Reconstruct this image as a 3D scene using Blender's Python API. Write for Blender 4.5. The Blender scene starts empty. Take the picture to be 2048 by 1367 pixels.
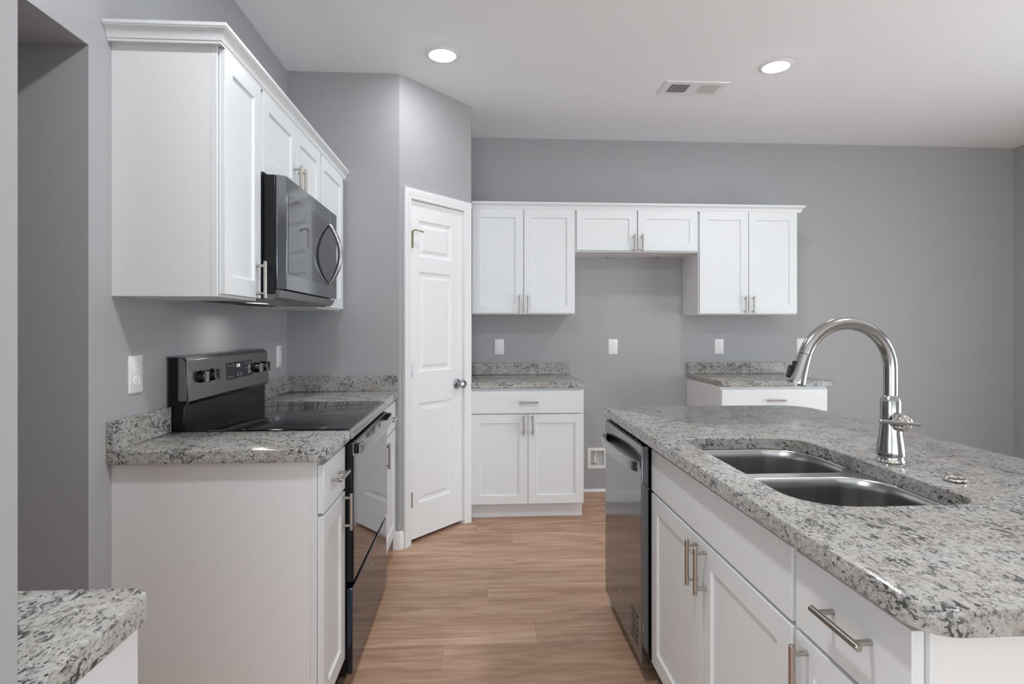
import bpy, bmesh, math, random
from mathutils import Vector, Matrix
PI = math.pi
SC = bpy.context.scene
COL = SC.collection
random.seed(7)

# ------------------------------------------------------------------ camera, world, lights, exposure
TH = math.radians(3.45)
cam_d = bpy.data.cameras.new('camera')
cam_d.sensor_width = 36.0
cam_d.lens = 1145.0 / 2048.0 * 36.0
cam_d.shift_y = -29.8 / 2048.0
cam_d.clip_start = 0.02
cam = bpy.data.objects.new('camera', cam_d)
cam.location = (0, 0, 1.28)
cam.rotation_euler = (PI / 2, 0, -TH)
COL.objects.link(cam)
SC.camera = cam

w = bpy.data.worlds.new('sky')
SC.world = w
w.use_nodes = True
wb = w.node_tree.nodes['Background']
wb.inputs[0].default_value = (0.80, 0.90, 1.0, 1)
wb.inputs[1].default_value = 1.0

SC.view_settings.view_transform = 'Standard'
SC.view_settings.look = 'None'
SC.view_settings.gamma = 1.0
SC.view_settings.use_curve_mapping = False
SC.cycles.max_bounces = 10
SC.cycles.diffuse_bounces = 6
SC.cycles.glossy_bounces = 5
SC.cycles.sample_clamp_indirect = 4.0
SC.cycles.caustics_reflective = False
SC.cycles.caustics_refractive = False
SC.cycles.use_denoising = True

def area_light(name, loc, rot, sx, sy, power, color):
    d = bpy.data.lights.new(name, 'AREA')
    d.shape = 'RECTANGLE'; d.size = sx; d.size_y = sy
    d.energy = power; d.color = color
    o = bpy.data.objects.new(name, d)
    o.location = loc; o.rotation_euler = rot
    COL.objects.link(o)
    return o
# daylight coming through the patio door in the right wall and the rear window
PW = dict(patio=42.0, rear=5.0, side=42.0, patio_upfill=12.0, rear_upfill=58.0, can_aisle=80.0, can_right=125.0, can_near_aisle=300.0, can_near_right=190.0, can_back=20.0, hood=42.0)
EV = 0.38
SC.view_settings.exposure = EV
if PW['patio']: area_light('daylight_patio_door', (4.47, 1.25, 1.10), (0, PI / 2 - 0.06, 0), 2.0, 2.3, PW['patio'], (0.84, 0.935, 1.0))
if PW['rear']: area_light('daylight_rear_window', (1.0, -4.17, 1.35), (PI / 2 + 0.10, 0, 0), 4.6, 2.0, PW['rear'], (0.90, 0.955, 1.0))
# unseen upward fill lights, added at both openings to brighten the ceiling
if PW['patio_upfill']: area_light('ceiling_fill_patio', (4.46, 1.25, 0.75), (0, PI / 2 + 0.75, 0), 1.2, 2.2, PW['patio_upfill'], (0.90, 0.955, 1.0))
if PW['rear_upfill']: area_light('ceiling_fill_rear', (1.0, -4.16, 0.9), (PI / 2 + 0.65, 0, 0), 4.4, 1.0, PW['rear_upfill'], (0.90, 0.955, 1.0))
if PW['side']: area_light('side_fill_light', (-2.17, -2.3, 1.30), (0, -PI / 2 + 0.05, 0), 1.8, 2.6, PW['side'], (0.90, 0.955, 1.0))  # added fill from an unseen side opening, brightens the island fronts

# ------------------------------------------------------------------ materials
def new_mat(name):
    m = bpy.data.materials.new(name); m.use_nodes = True
    nt = m.node_tree
    return m, nt, nt.nodes['Principled BSDF']
def N(nt, t, **kw):
    n = nt.nodes.new(t)
    for k, v in kw.items(): setattr(n, k, v)
    return n
def L(nt, a, b): nt.links.new(a, b)
def ramp(nt, fac, stops):
    r = N(nt, 'ShaderNodeValToRGB')
    e = r.color_ramp.elements
    while len(e) < len(stops): e.new(0.5)
    for i, (p, c) in enumerate(stops):
        e[i].position = p
        e[i].color = (c[0], c[1], c[2], 1) if not isinstance(c, float) else (c, c, c, 1)
    L(nt, fac, r.inputs[0])
    return r.outputs[0]
def mix(nt, fac, a, b, mode='MIX'):
    n = N(nt, 'ShaderNodeMix', data_type='RGBA', blend_type=mode)
    if isinstance(fac, float): n.inputs[0].default_value = fac
    else: L(nt, fac, n.inputs[0])
    for s, v in ((n.inputs[6], a), (n.inputs[7], b)):
        if isinstance(v, tuple): s.default_value = (v[0], v[1], v[2], 1)
        else: L(nt, v, s)
    return n.outputs[2]
def coords(nt, scale=(1, 1, 1), rot=(0, 0, 0), kind='Object'):
    t = N(nt, 'ShaderNodeTexCoord'); m = N(nt, 'ShaderNodeMapping')
    m.inputs['Scale'].default_value = scale; m.inputs['Rotation'].default_value = rot
    L(nt, t.outputs[kind], m.inputs[0])
    return m.outputs[0]
def noise(nt, vec, scale, detail=2.0, rough=0.5, dist=0.0):
    n = N(nt, 'ShaderNodeTexNoise')
    n.inputs['Scale'].default_value = scale; n.inputs['Detail'].default_value = detail
    n.inputs['Roughness'].default_value = rough; n.inputs['Distortion'].default_value = dist
    L(nt, vec, n.inputs['Vector'])
    return n.outputs['Fac']
def bump(nt, b, h, strength, dist=0.001):
    n = N(nt, 'ShaderNodeBump'); n.inputs['Strength'].default_value = strength
    n.inputs['Distance'].default_value = dist
    L(nt, h, n.inputs['Height']); L(nt, n.outputs[0], b.inputs['Normal'])

def plain(name, col, rough=0.5, metal=0.0, bumpy=0.0, bscale=300.0, spec=None, coat=0.0, vary=0.03):
    m, nt, b = new_mat(name)
    v = coords(nt)
    n = noise(nt, v, 3.0, 3.0)
    c2 = tuple(c * (1 - vary) for c in col)
    L(nt, mix(nt, n, col, c2), b.inputs['Base Color'])
    b.inputs['Roughness'].default_value = rough
    b.inputs['Metallic'].default_value = metal
    if spec is not None: b.inputs['Specular IOR Level'].default_value = spec
    if coat: b.inputs['Coat Weight'].default_value = coat; b.inputs['Coat Roughness'].default_value = 0.05
    if bumpy: bump(nt, b, noise(nt, v, bscale, 3.0), bumpy, 0.0006)
    return m

M = {}
M['wall'] = plain('grey_wall_paint', (0.388, 0.392, 0.402), 0.6, bumpy=0.25, bscale=260, vary=0.02)
M['ceiling'] = plain('ceiling_paint', (0.90, 0.925, 0.94), 0.9, bumpy=0.2, bscale=180, vary=0.02)
M['cab'] = plain('white_cabinet_paint', (0.765, 0.79, 0.80), 0.38, vary=0.01)
M['cabside'] = plain('white_cabinet_panel', (0.80, 0.80, 0.80), 0.42, vary=0.02)
M['trim'] = plain('white_trim_paint', (0.84, 0.855, 0.86), 0.35, vary=0.01)
M['plastic'] = plain('white_plastic', (0.84, 0.84, 0.83), 0.3, vary=0.01)
M['darkslot'] = plain('dark_slot', (0.03, 0.03, 0.03), 0.6)
M['greymark'] = plain('grey_marking', (0.42, 0.42, 0.43), 0.5)
M['blackplastic'] = plain('black_plastic', (0.008, 0.008, 0.009), 0.22, spec=0.3)
M['blackmatte'] = plain('black_enamel', (0.008, 0.008, 0.009), 0.2, spec=0.3)
M['chrome'] = plain('polished_chrome', (0.62, 0.60, 0.58), 0.08, 1.0)
M['satin'] = plain('satin_nickel_door_hardware', (0.40, 0.41, 0.43), 0.22, 1.0)
M['brass'] = plain('aged_brass', (0.45, 0.38, 0.27), 0.3, 1.0)
M['dimlegend'] = plain('faint_printed_legend', (0.16, 0.16, 0.165), 0.5)
M['legend'] = plain('printed_legend', (0.45, 0.45, 0.46), 0.5)

def brushed(name, col, rough, scale, strength, metal=1.0):
    m, nt, b = new_mat(name)
    v = coords(nt, scale)
    n = noise(nt, v, 1.0, 2.0, 0.5)
    L(nt, mix(nt, n, col, tuple(c * 0.93 for c in col)), b.inputs['Base Color'])
    b.inputs['Metallic'].default_value = metal
    r = N(nt, 'ShaderNodeMapRange')
    r.inputs[3].default_value = rough * (0.93 if not strength else 0.8); r.inputs[4].default_value = rough * (1.07 if not strength else 1.25)
    L(nt, n, r.inputs[0]); L(nt, r.outputs[0], b.inputs['Roughness'])
    if strength: bump(nt, b, n, strength, 0.0003)
    return m
M['nickel'] = brushed('brushed_nickel_bar', (0.50, 0.465, 0.42), 0.24, (500, 500, 500), 0.08)
M['faucet'] = brushed('brushed_nickel_faucet', (0.43, 0.425, 0.41), 0.19, (260, 260, 10), 0.25)
M['sink'] = brushed('brushed_stainless_sink', (0.56, 0.555, 0.54), 0.22, (50, 50, 1.2), 0.4)
M['blacksteel'] = brushed('dark_stainless', (0.225, 0.245, 0.265), 0.11, (3, 3, 90), 0.0)
M['drawersteel'] = brushed('dark_drawer_steel', (0.055, 0.080, 0.115), 0.13, (3, 3, 90), 0.0)
M['rangesteel'] = brushed('dark_stainless_panel', (0.29, 0.29, 0.295), 0.27, (2, 2, 2), 0.0)
M['handlesteel'] = brushed('appliance_handle_steel', (0.42, 0.42, 0.425), 0.28, (3, 3, 60), 0.0)

def radial(m):
    nt = m.node_tree; b = nt.nodes['Principled BSDF']
    t = N(nt, 'ShaderNodeTangent', direction_type='RADIAL', axis='Z')
    L(nt, t.outputs[0], b.inputs['Tangent'])
    b.inputs['Anisotropic'].default_value = 0.6
radial(M['sink'])
def black_glass(name, col=(0.006, 0.006, 0.007), ior=1.52, rough=0.03, metal=0.0):
    m, nt, b = new_mat(name)
    v = coords(nt)
    n = noise(nt, v, 6.0, 2.0)
    r = N(nt, 'ShaderNodeMapRange'); r.inputs[3].default_value = rough * 0.7; r.inputs[4].default_value = rough * 1.4
    L(nt, n, r.inputs[0]); L(nt, r.outputs[0], b.inputs['Roughness'])
    L(nt, mix(nt, n, col, tuple(c * 0.8 for c in col)), b.inputs['Base Color'])
    b.inputs['IOR'].default_value = ior
    b.inputs['Specular Tint'].default_value = (0.80, 0.90, 1.0, 1)
    b.inputs['Metallic'].default_value = metal
    return m
M['cooktop'] = black_glass('black_ceramic_glass')
M['ovenglass'] = black_glass('oven_door_glass', (0.012, 0.014, 0.017), 1.95, 0.03)
M['mwglass'] = black_glass('microwave_window_glass', (0.035, 0.035, 0.037), 2.0, 0.04)

def emissive(name, strength, col=(1, 1, 1)):
    m, nt, b = new_mat(name)
    b.inputs['Base Color'].default_value = (0.9, 0.9, 0.9, 1)
    b.inputs['Emission Color'].default_value = (*col, 1)
    b.inputs['Emission Strength'].default_value = strength
    return m
M['hoodlamp'] = emissive('cooktop_lamp_lens', PW['hood'], (1, 0.98, 0.95))
M['digits'] = emissive('lit_display_digits', 0.55, (0.85, 0.95, 1))

def granite():
    m, nt, b = new_mat('speckled_granite')
    v = coords(nt)
    big = noise(nt, v, 9.0, 3.0, 0.6, 0.6)
    base = ramp(nt, big, [(0.32, (0.345, 0.31, 0.28)), (0.46, (0.405, 0.388, 0.36)), (0.60, (0.415, 0.412, 0.395)), (0.72, (0.375, 0.388, 0.385))])
    mid = noise(nt, v, 60.0, 5.0, 0.66, 0.6)
    base = mix(nt, ramp(nt, mid, [(0.36, 0.7), (0.48, 0.0)]), base, (0.24, 0.235, 0.225))
    light = noise(nt, v, 110.0, 3.0, 0.6)
    base = mix(nt, ramp(nt, light, [(0.54, 0.0), (0.64, 0.75)]), base, (0.52, 0.512, 0.49))
    vs = coords(nt, (1.0, 0.50, 1.0), (0, 0, 0.35))
    patch = noise(nt, v, 16.0, 2.0, 0.55)
    dk = noise(nt, vs, 105.0, 5.0, 0.70, 0.9)
    add = N(nt, 'ShaderNodeMath', operation='MULTIPLY_ADD')
    L(nt, patch, add.inputs[0]); add.inputs[1].default_value = 0.36; L(nt, dk, add.inputs[2])
    base = mix(nt, ramp(nt, add.outputs[0], [(0.580, 1.0), (0.640, 0.0)]), base, (0.062, 0.066, 0.066))
    fine = noise(nt, vs, 210.0, 3.0, 0.65, 0.5)
    ad2 = N(nt, 'ShaderNodeMath', operation='MULTIPLY_ADD')
    L(nt, mid, ad2.inputs[0]); ad2.inputs[1].default_value = 0.45; L(nt, fine, ad2.inputs[2])
    base = mix(nt, ramp(nt, ad2.outputs[0], [(0.61, 0.62), (0.68, 0.0)]), base, (0.14, 0.138, 0.132))
    vo = N(nt, 'ShaderNodeTexVoronoi'); vo.inputs['Scale'].default_value = 190.0
    L(nt, vs, vo.inputs['Vector'])
    gate = ramp(nt, noise(nt, v, 55.0, 1.0), [(0.57, 0.0), (0.61, 1.0)])
    dots = ramp(nt, vo.outputs['Distance'], [(0.22, 1.0), (0.34, 0.0)])
    g = N(nt, 'ShaderNodeMath', operation='MULTIPLY'); L(nt, gate, g.inputs[0]); L(nt, dots, g.inputs[1])
    base = mix(nt, g.outputs[0], base, (0.04, 0.04, 0.042))
    L(nt, base, b.inputs['Base Color'])
    b.inputs['Roughness'].default_value = 0.13
    b.inputs['IOR'].default_value = 1.33
    return m
M['granite'] = granite()

def wood_floor():
    m, nt, b = new_mat('wood_plank_floor')
    v = coords(nt)
    br = N(nt, 'ShaderNodeTexBrick')
    br.offset = 0.0
    sp = N(nt, 'ShaderNodeSeparateXYZ'); L(nt, v, sp.inputs[0])
    dv = N(nt, 'ShaderNodeMath', operation='DIVIDE'); L(nt, sp.outputs[1], dv.inputs[0]); dv.inputs[1].default_value = 0.178
    fl = N(nt, 'ShaderNodeMath', operation='FLOOR'); L(nt, dv.outputs[0], fl.inputs[0])
    wn = N(nt, 'ShaderNodeTexWhiteNoise', noise_dimensions='1D'); L(nt, fl.outputs[0], wn.inputs['W'])
    ad = N(nt, 'ShaderNodeMath', operation='MULTIPLY_ADD'); L(nt, wn.outputs['Value'], ad.inputs[0]); ad.inputs[1].default_value = 1.22; L(nt, sp.outputs[0], ad.inputs[2])
    cb = N(nt, 'ShaderNodeCombineXYZ'); L(nt, ad.outputs[0], cb.inputs[0]); L(nt, sp.outputs[1], cb.inputs[1])
    v = cb.outputs[0]
    br.inputs['Scale'].default_value = 1.0
    br.inputs['Brick Width'].default_value = 1.22
    br.inputs['Row Height'].default_value = 0.178
    br.inputs['Mortar Size'].default_value = 0.0007
    br.inputs['Mortar Smooth'].default_value = 0.0
    br.inputs['Bias'].default_value = 0.0
    br.inputs['Color1'].default_value = (0.0, 0.0, 0.0, 1)
    br.inputs['Color2'].default_value = (1, 1, 1, 1)
    br.inputs['Mortar'].default_value = (0.5, 0.5, 0.5, 1)
    L(nt, v, br.inputs['Vector'])
    # grain shifted from plank to plank
    sx = N(nt, 'ShaderNodeVectorMath', operation='MULTIPLY_ADD')
    L(nt, br.outputs['Color'], sx.inputs[0]); sx.inputs[1].default_value = (5.3, 2.1, 9.0)
    L(nt, v, sx.inputs[2])
    mp = N(nt, 'ShaderNodeMapping'); mp.inputs['Scale'].default_value = (1.5, 12.0, 1.0)
    L(nt, sx.outputs[0], mp.inputs[0])
    grain = noise(nt, mp.outputs[0], 1.6, 6.0, 0.62, 0.5)
    mp2 = N(nt, 'ShaderNodeMapping'); mp2.inputs['Scale'].default_value = (3.0, 110.0, 1.0)
    L(nt, sx.outputs[0], mp2.inputs[0])
    fine = noise(nt, mp2.outputs[0], 2.0, 3.0, 0.6)
    col = ramp(nt, grain, [(0.30, (0.33, 0.188, 0.116)), (0.47, (0.475, 0.285, 0.185)), (0.62, (0.59, 0.385, 0.262)), (0.75, (0.68, 0.475, 0.345))])
    col = mix(nt, ramp(nt, fine, [(0.35, 0.35), (0.55, 0.0)]), col, (0.27, 0.15, 0.09))
    tone = mix(nt, br.outputs['Color'], (0.95, 0.96, 0.98), (1.12, 1.12, 1.14))
    col = mix(nt, 1.0, col, tone, 'MULTIPLY')
    col = mix(nt, br.outputs['Fac'], col, (0.24, 0.15, 0.10))
    L(nt, col, b.inputs['Base Color'])
    b.inputs['Roughness'].default_value = 0.42
    bump(nt, b, fine, 0.12, 0.0005)
    return m
M['floor'] = wood_floor()

# ------------------------------------------------------------------ mesh helpers
def box(bm, x0, x1, y0, y1, z0, z1):
    vs = [bm.verts.new((x, y, z)) for x in (x0, x1) for y in (y0, y1) for z in (z0, z1)]
    for f in ((0, 1, 3, 2), (4, 6, 7, 5), (0, 4, 5, 1), (2, 3, 7, 6), (0, 2, 6, 4), (1, 5, 7, 3)):
        bm.faces.new([vs[i] for i in f])
def prism(bm, pts, z0, z1, axis='z'):
    def P(a, b, c):
        return {'z': (a, b, c), 'y': (a, c, b), 'x': (c, a, b)}[axis]
    A = [bm.verts.new(P(p[0], p[1], z0)) for p in pts]
    B = [bm.verts.new(P(p[0], p[1], z1)) for p in pts]
    n = len(pts)
    for i in range(n):
        bm.faces.new((A[i], A[(i + 1) % n], B[(i + 1) % n], B[i]))
    bm.faces.new(A[::-1]); bm.faces.new(B)
def lathe(bm, prof, seg=32, mat=Matrix.Identity(4)):
    rings = []
    for r, z in prof:
        if r < 1e-6: rings.append([bm.verts.new(mat @ Vector((0, 0, z)))])
        else: rings.append([bm.verts.new(mat @ Vector((r * math.cos(2 * PI * k / seg), r * math.sin(2 * PI * k / seg), z))) for k in range(seg)])
    for a, b in zip(rings, rings[1:]):
        for k in range(seg):
            k2 = (k + 1) % seg
            if len(a) == 1 and len(b) == 1: continue
            if len(a) == 1: bm.faces.new((a[0], b[k2], b[k]))
            elif len(b) == 1: bm.faces.new((a[k], a[k2], b[0]))
            else: bm.faces.new((a[k], a[k2], b[k2], b[k]))
def axis_mat(origin, direction):
    d = Vector(direction).normalized()
    return Matrix.Translation(Vector(origin)) @ d.to_track_quat('Z', 'Y').to_matrix().to_4x4()
def rod(bm, p0, p1, r, seg=20, ch=0.0):
    p0 = Vector(p0); p1 = Vector(p1); l = (p1 - p0).length
    c = ch or r * 0.18
    lathe(bm, [(0, 0), (r - c, 0), (r, c), (r, l - c), (r - c, l), (0, l)], seg, axis_mat(p0, p1 - p0))
def tube(bm, pts, radii, seg=20, caps=True):
    pts = [Vector(p) for p in pts]; n = len(pts)
    if not isinstance(radii, (list, tuple)): radii = [radii] * n
    t = (pts[1] - pts[0]).normalized()
    ref = Vector((0, 0, 1)) if abs(t.z) < 0.9 else Vector((1, 0, 0))
    nrm = t.cross(ref).normalized(); rings = []
    for i, p in enumerate(pts):
        t = (pts[min(i + 1, n - 1)] - pts[max(i - 1, 0)]).normalized()
        nrm = (nrm - t * nrm.dot(t)).normalized(); bn = t.cross(nrm)
        rings.append([bm.verts.new(p + radii[i] * (math.cos(2 * PI * k / seg) * nrm + math.sin(2 * PI * k / seg) * bn)) for k in range(seg)])
    for a, b in zip(rings, rings[1:]):
        for k in range(seg):
            bm.faces.new((a[k], a[(k + 1) % seg], b[(k + 1) % seg], b[k]))
    if caps: bm.faces.new(rings[0][::-1]); bm.faces.new(rings[-1])
def rrect(x0, x1, y0, y1, rad, ins=0.0, seg=10):
    # rad: radii at (x0,y0),(x1,y0),(x1,y1),(x0,y1)
    x0 += ins; x1 -= ins; y0 += ins; y1 -= ins
    if not isinstance(rad, (tuple, list)): rad = (rad,) * 4
    out = []
    for (cx, cy, sx, sy, a0, r) in ((x0, y0, 1, 1, PI, rad[0]), (x1, y0, -1, 1, 1.5 * PI, rad[1]), (x1, y1, -1, -1, 0, rad[2]), (x0, y1, 1, -1, 0.5 * PI, rad[3])):
        r = max(r - ins, 0.0005)
        for k in range(seg + 1):
            a = a0 + 0.5 * PI * k / seg
            out.append((cx + sx * r + r * math.cos(a), cy + sy * r + r * math.sin(a)))
    return out
def loft(bm, loops, close_first=False, close_last=False):
    R = [[bm.verts.new(p) for p in lp] for lp in loops]
    n = len(R[0])
    for a, b in zip(R, R[1:]):
        for k in range(n):
            bm.faces.new((a[k], a[(k + 1) % n], b[(k + 1) % n], b[k]))
    if close_first: bm.faces.new(R[0][::-1])
    if close_last: bm.faces.new(R[-1])
    return R
def slab(bm, x0, x1, y0, y1, z0, z1, rad, e=0.006, hole=None):
    steps = [(e, z1), (e * 0.3, z1 - e * 0.3), (0, z1 - e), (0, z0 + e * 0.5), (e * 0.5, z0)]
    R = loft(bm, [[(p[0], p[1], z) for p in rrect(x0, x1, y0, y1, rad, i)] for i, z in steps])
    if not hole:
        bm.faces.new(R[0]); bm.faces.new(R[-1][::-1]); return
    hx0, hx1, hy0, hy1, hr = hole
    hsteps = [(-0.003, z1), (0, z1 - 0.003), (0, z0)]
    H = loft(bm, [[(p[0], p[1], z) for p in rrect(hx0, hx1, hy0, hy1, hr, i)] for i, z in hsteps])
    for a, b in ((R[0], H[0]), (R[-1], H[-1])):
        edges = []
        for lp in (a, b):
            for k in range(len(lp)):
                e_ = bm.edges.get((lp[k], lp[(k + 1) % len(lp)]))
                edges.append(e_)
        bmesh.ops.triangle_fill(bm, use_beauty=True, use_dissolve=False, edges=edges)
def sweep(bm, path, prof, cap=True):
    # path: 2-D points; outward is to the right of travel; prof: (out, z)
    n = len(path); rows = []
    for i in range(n):
        p = Vector(path[i])
        def nr(a, b):
            d = (Vector(b) - Vector(a)).normalized(); return Vector((d.y, -d.x))
        if i == 0: m = nr(path[0], path[1]); k = 1
        elif i == n - 1: m = nr(path[-2], path[-1]); k = 1
        else:
            a = nr(path[i - 1], path[i]); b = nr(path[i], path[i + 1]); m = (a + b).normalized(); k = 1 / max(m.dot(a), 0.2)
        rows.append([bm.verts.new((p.x + m.x * o * k, p.y + m.y * o * k, z)) for o, z in prof])
    q = len(prof)
    for a, b in zip(rows, rows[1:]):
        for k in range(q):
            bm.faces.new((a[k], a[(k + 1) % q], b[(k + 1) % q], b[k]))
    if cap: bm.faces.new(rows[0][::-1]); bm.faces.new(rows[-1])

def obj(name, bm, mat, parent=None, bevel=0.0, bseg=2, smooth=True, loc=None):
    bmesh.ops.recalc_face_normals(bm, faces=bm.faces[:])
    me = bpy.data.meshes.new(name)
    bm.to_mesh(me); bm.free()
    me.materials.append(M[mat] if isinstance(mat, str) else mat)
    o = bpy.data.objects.new(name, me)
    COL.objects.link(o)
    if parent: o.parent = parent
    if loc: o.location = loc
    if smooth:
        me.polygons.foreach_set('use_smooth', [True] * len(me.polygons))
    if bevel:
        md = o.modifiers.new('bevel', 'BEVEL'); md.width = bevel; md.segments = bseg
        md.limit_method = 'ANGLE'; md.angle_limit = math.radians(40); md.harden_normals = False
    if smooth:
        me.set_sharp_from_angle(angle=math.radians(35))
    return o
def bobj(name, boxes, mat, parent=None, bevel=0.0, **kw):
    bm = bmesh.new()
    for b in boxes: box(bm, *b)
    return obj(name, bm, mat, parent, bevel, **kw)
def tag(o, label, cat=None, group=None, kind=None):
    if label: o['label'] = label
    if cat: o['category'] = cat
    if group: o['group'] = group
    if kind: o['kind'] = kind
    return o
def thing(name, label, cat, loc=(0, 0, 0), rz=0.0, group=None):
    o = bpy.data.objects.new(name, None); COL.objects.link(o)
    o.location = loc; o.rotation_euler = (0, 0, rz); o.empty_display_size = 0.1
    return tag(o, label, cat, group)
def structure(o, label):
    o['kind'] = 'structure'; o['label'] = label
    return o
def text_mesh(name, s, size, mat, parent, matrix, bold=0.0):
    cu = bpy.data.curves.new(name, 'FONT'); cu.body = s; cu.size = size; cu.extrude = 0.0003
    cu.align_x = 'CENTER'; cu.align_y = 'CENTER'; cu.offset = bold
    t = bpy.data.objects.new(name, cu); COL.objects.link(t)
    dg = bpy.context.evaluated_depsgraph_get()
    me = bpy.data.meshes.new_from_object(t.evaluated_get(dg))
    bpy.data.objects.remove(t); bpy.data.curves.remove(cu)
    me.transform(matrix); me.materials.clear(); me.materials.append(M[mat])
    o = bpy.data.objects.new(name, me); COL.objects.link(o); o.parent = parent
    return o
# matrix that stands lettering on a front face (local +x right, +z up, facing -y)
def face_mat(x, y, z, lean=0.0):
    return Matrix.Translation((x, y, z)) @ Matrix.Rotation(PI / 2 + lean, 4, 'X')

# ------------------------------------------------------------------ room shell
CZ = 2.74
XL, XR, YB, YR = -1.085, 4.37, 4.42, -4.2
ZC, ZB = 0.914, 0.876
structure(bobj('floor', [(-2.3, 4.6, -4.4, 4.6, -0.08, 0.0)], 'floor'), 'brown wood-look plank floor running across the kitchen')
structure(bobj('ceiling', [(-2.3, 4.6, -4.4, 4.6, CZ, CZ + 0.1)], 'ceiling'), 'smooth flat light grey ceiling')
# back wall with the hole of the water outlet box
def wall_cells(axis, a0, a1, z0, z1, t0, t1, holes):
    xs = sorted({a0, a1, *[h[0] for h in holes], *[h[1] for h in holes]})
    zs = sorted({z0, z1, *[h[2] for h in holes], *[h[3] for h in holes]})
    bm = bmesh.new()
    for i in range(len(xs) - 1):
        for j in range(len(zs) - 1):
            cx = (xs[i] + xs[i + 1]) / 2; cz = (zs[j] + zs[j + 1]) / 2
            if any(h[0] < cx < h[1] and h[2] < cz < h[3] for h in holes): continue
            if axis == 'x': box(bm, xs[i], xs[i + 1], t0, t1, zs[j], zs[j + 1])
            else: box(bm, t0, t1, xs[i], xs[i + 1], zs[j], zs[j + 1])
    bmesh.ops.remove_doubles(bm, verts=bm.verts[:], dist=1e-5)
    seen = {}
    for f in bm.faces[:]:
        k = tuple(sorted(v.index for v in f.verts))
        seen.setdefault(k, []).append(f)
    bm.verts.index_update(); seen = {}
    for f in bm.faces[:]:
        seen.setdefault(tuple(sorted(v.index for v in f.verts)), []).append(f)
    for fs in seen.values():
        if len(fs) > 1: bmesh.ops.delete(bm, geom=fs, context='FACES_ONLY')
    return bm
WBX = (0.878, 0.988, 0.198, 0.318)
structure(obj('wall_back', wall_cells('x', -2.3, 4.6, 0, CZ, YB, YB + 0.14, [WBX]), 'wall', smooth=False), 'long grey painted wall behind the back cabinets')
structure(obj('wall_right', wall_cells('y', -4.4, YB, 0, CZ, XR, XR + 0.14, [(0.1, 2.4, 0.03, 2.15)]), 'wall', smooth=False), 'grey painted side wall at the far right edge')
structure(obj('wall_rear', wall_cells('x', -2.3, XR, 0, CZ, YR - 0.14, YR, [(-1.3, 3.3, 0.35, 2.35)]), 'wall', smooth=False), 'grey painted wall behind the viewer')
bm = bmesh.new()
box(bm, -2.15, XL, 1.668, YB, 0, CZ)
structure(obj('wall_left', bm, 'wall', smooth=False), 'grey painted wall behind the range, ending at the dark recess')
structure(bobj('wall_left_header', [(-2.15, XL, 0.83, 1.668, 2.068, CZ)], 'wall', smooth=False), 'grey painted header over the recess on the left')
structure(bobj('wall_left_near', [(-2.15, XL, 0.592, 0.83, 0, CZ), (-2.15, -0.452, 0.46, 0.592, 0, CZ)], 'wall', smooth=False), 'grey painted wall end at the left edge of the view')
structure(obj('wall_left_recess', wall_cells('y', YR, YB, 0, CZ, -2.30, -2.15, [(-3.6, -1.0, 0.4, 2.2)]), 'wall', smooth=False), 'grey painted wall closing the recess')
structure(bobj('wall_pantry_front', [(XL, -0.450, 3.335, 3.435, 0, CZ)], 'wall', smooth=False), 'short grey wall at the end of the range counter')
structure(bobj('wall_pantry_side', [(-0.15, -0.043, 3.805, YB, 0, CZ)], 'wall', smooth=False), 'narrow grey wall side between pantry door and back cabinets')
# diagonal pantry wall: local x along the wall, local y into the pantry
PA = Vector((-0.450, 3.335)); PBv = Vector((-0.043, 3.800))
PL = (PBv - PA).length; PANG = math.atan2(PBv.y - PA.y, PBv.x - PA.x)
DT0, DT1, DTOP = 0.080, 0.548, 2.040
bm = bmesh.new()
box(bm, 0.0, DT0, 0, 0.09, 0, CZ); box(bm, DT1, PL, 0, 0.09, 0, CZ); box(bm, DT0, DT1, 0, 0.09, DTOP, CZ)
o = structure(obj('wall_pantry_diagonal', bm, 'wall', smooth=False), 'angled grey wall that holds the narrow pantry door')
o.location = (PA.x, PA.y, 0); o.rotation_euler = (0, 0, PANG)
# door casing, with moulded profile mitred round the opening
bm = bmesh.new()
prof = [(0.0, 0.0), (0.0, 0.010), (0.008, 0.013), (0.018, 0.012), (0.026, 0.016), (0.040, 0.018), (0.050, 0.020), (0.056, 0.020), (0.056, 0.0)]
rows = []
for (x, z, mx, mz) in ((DT0 + 0.003, 0.0, -1, 0), (DT0 + 0.003, DTOP - 0.003, -1, 1), (DT1 - 0.003, DTOP - 0.003, 1, 1), (DT1 - 0.003, 0.0, 1, 0)):
    rows.append([bm.verts.new((x + mx * a, -b, z + mz * a)) for a, b in prof])
for a, b in zip(rows, rows[1:]):
    for k in range(len(prof)):
        bm.faces.new((a[k], a[(k + 1) % len(prof)], b[(k + 1) % len(prof)], b[k]))
bm.faces.new(rows[0]); bm.faces.new(rows[-1][::-1])
box(bm, DT0, DT0 + 0.006, 0.0, 0.09, 0, DTOP); box(bm, DT1 - 0.006, DT1, 0.0, 0.09, 0, DTOP); box(bm, DT0, DT1, 0.0, 0.09, DTOP - 0.006, DTOP)
o = structure(obj('trim_1', bm, 'trim'), 'white moulded casing around the pantry door')
o.location = (PA.x, PA.y, 0); o.rotation_euler = (0, 0, PANG)

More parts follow.
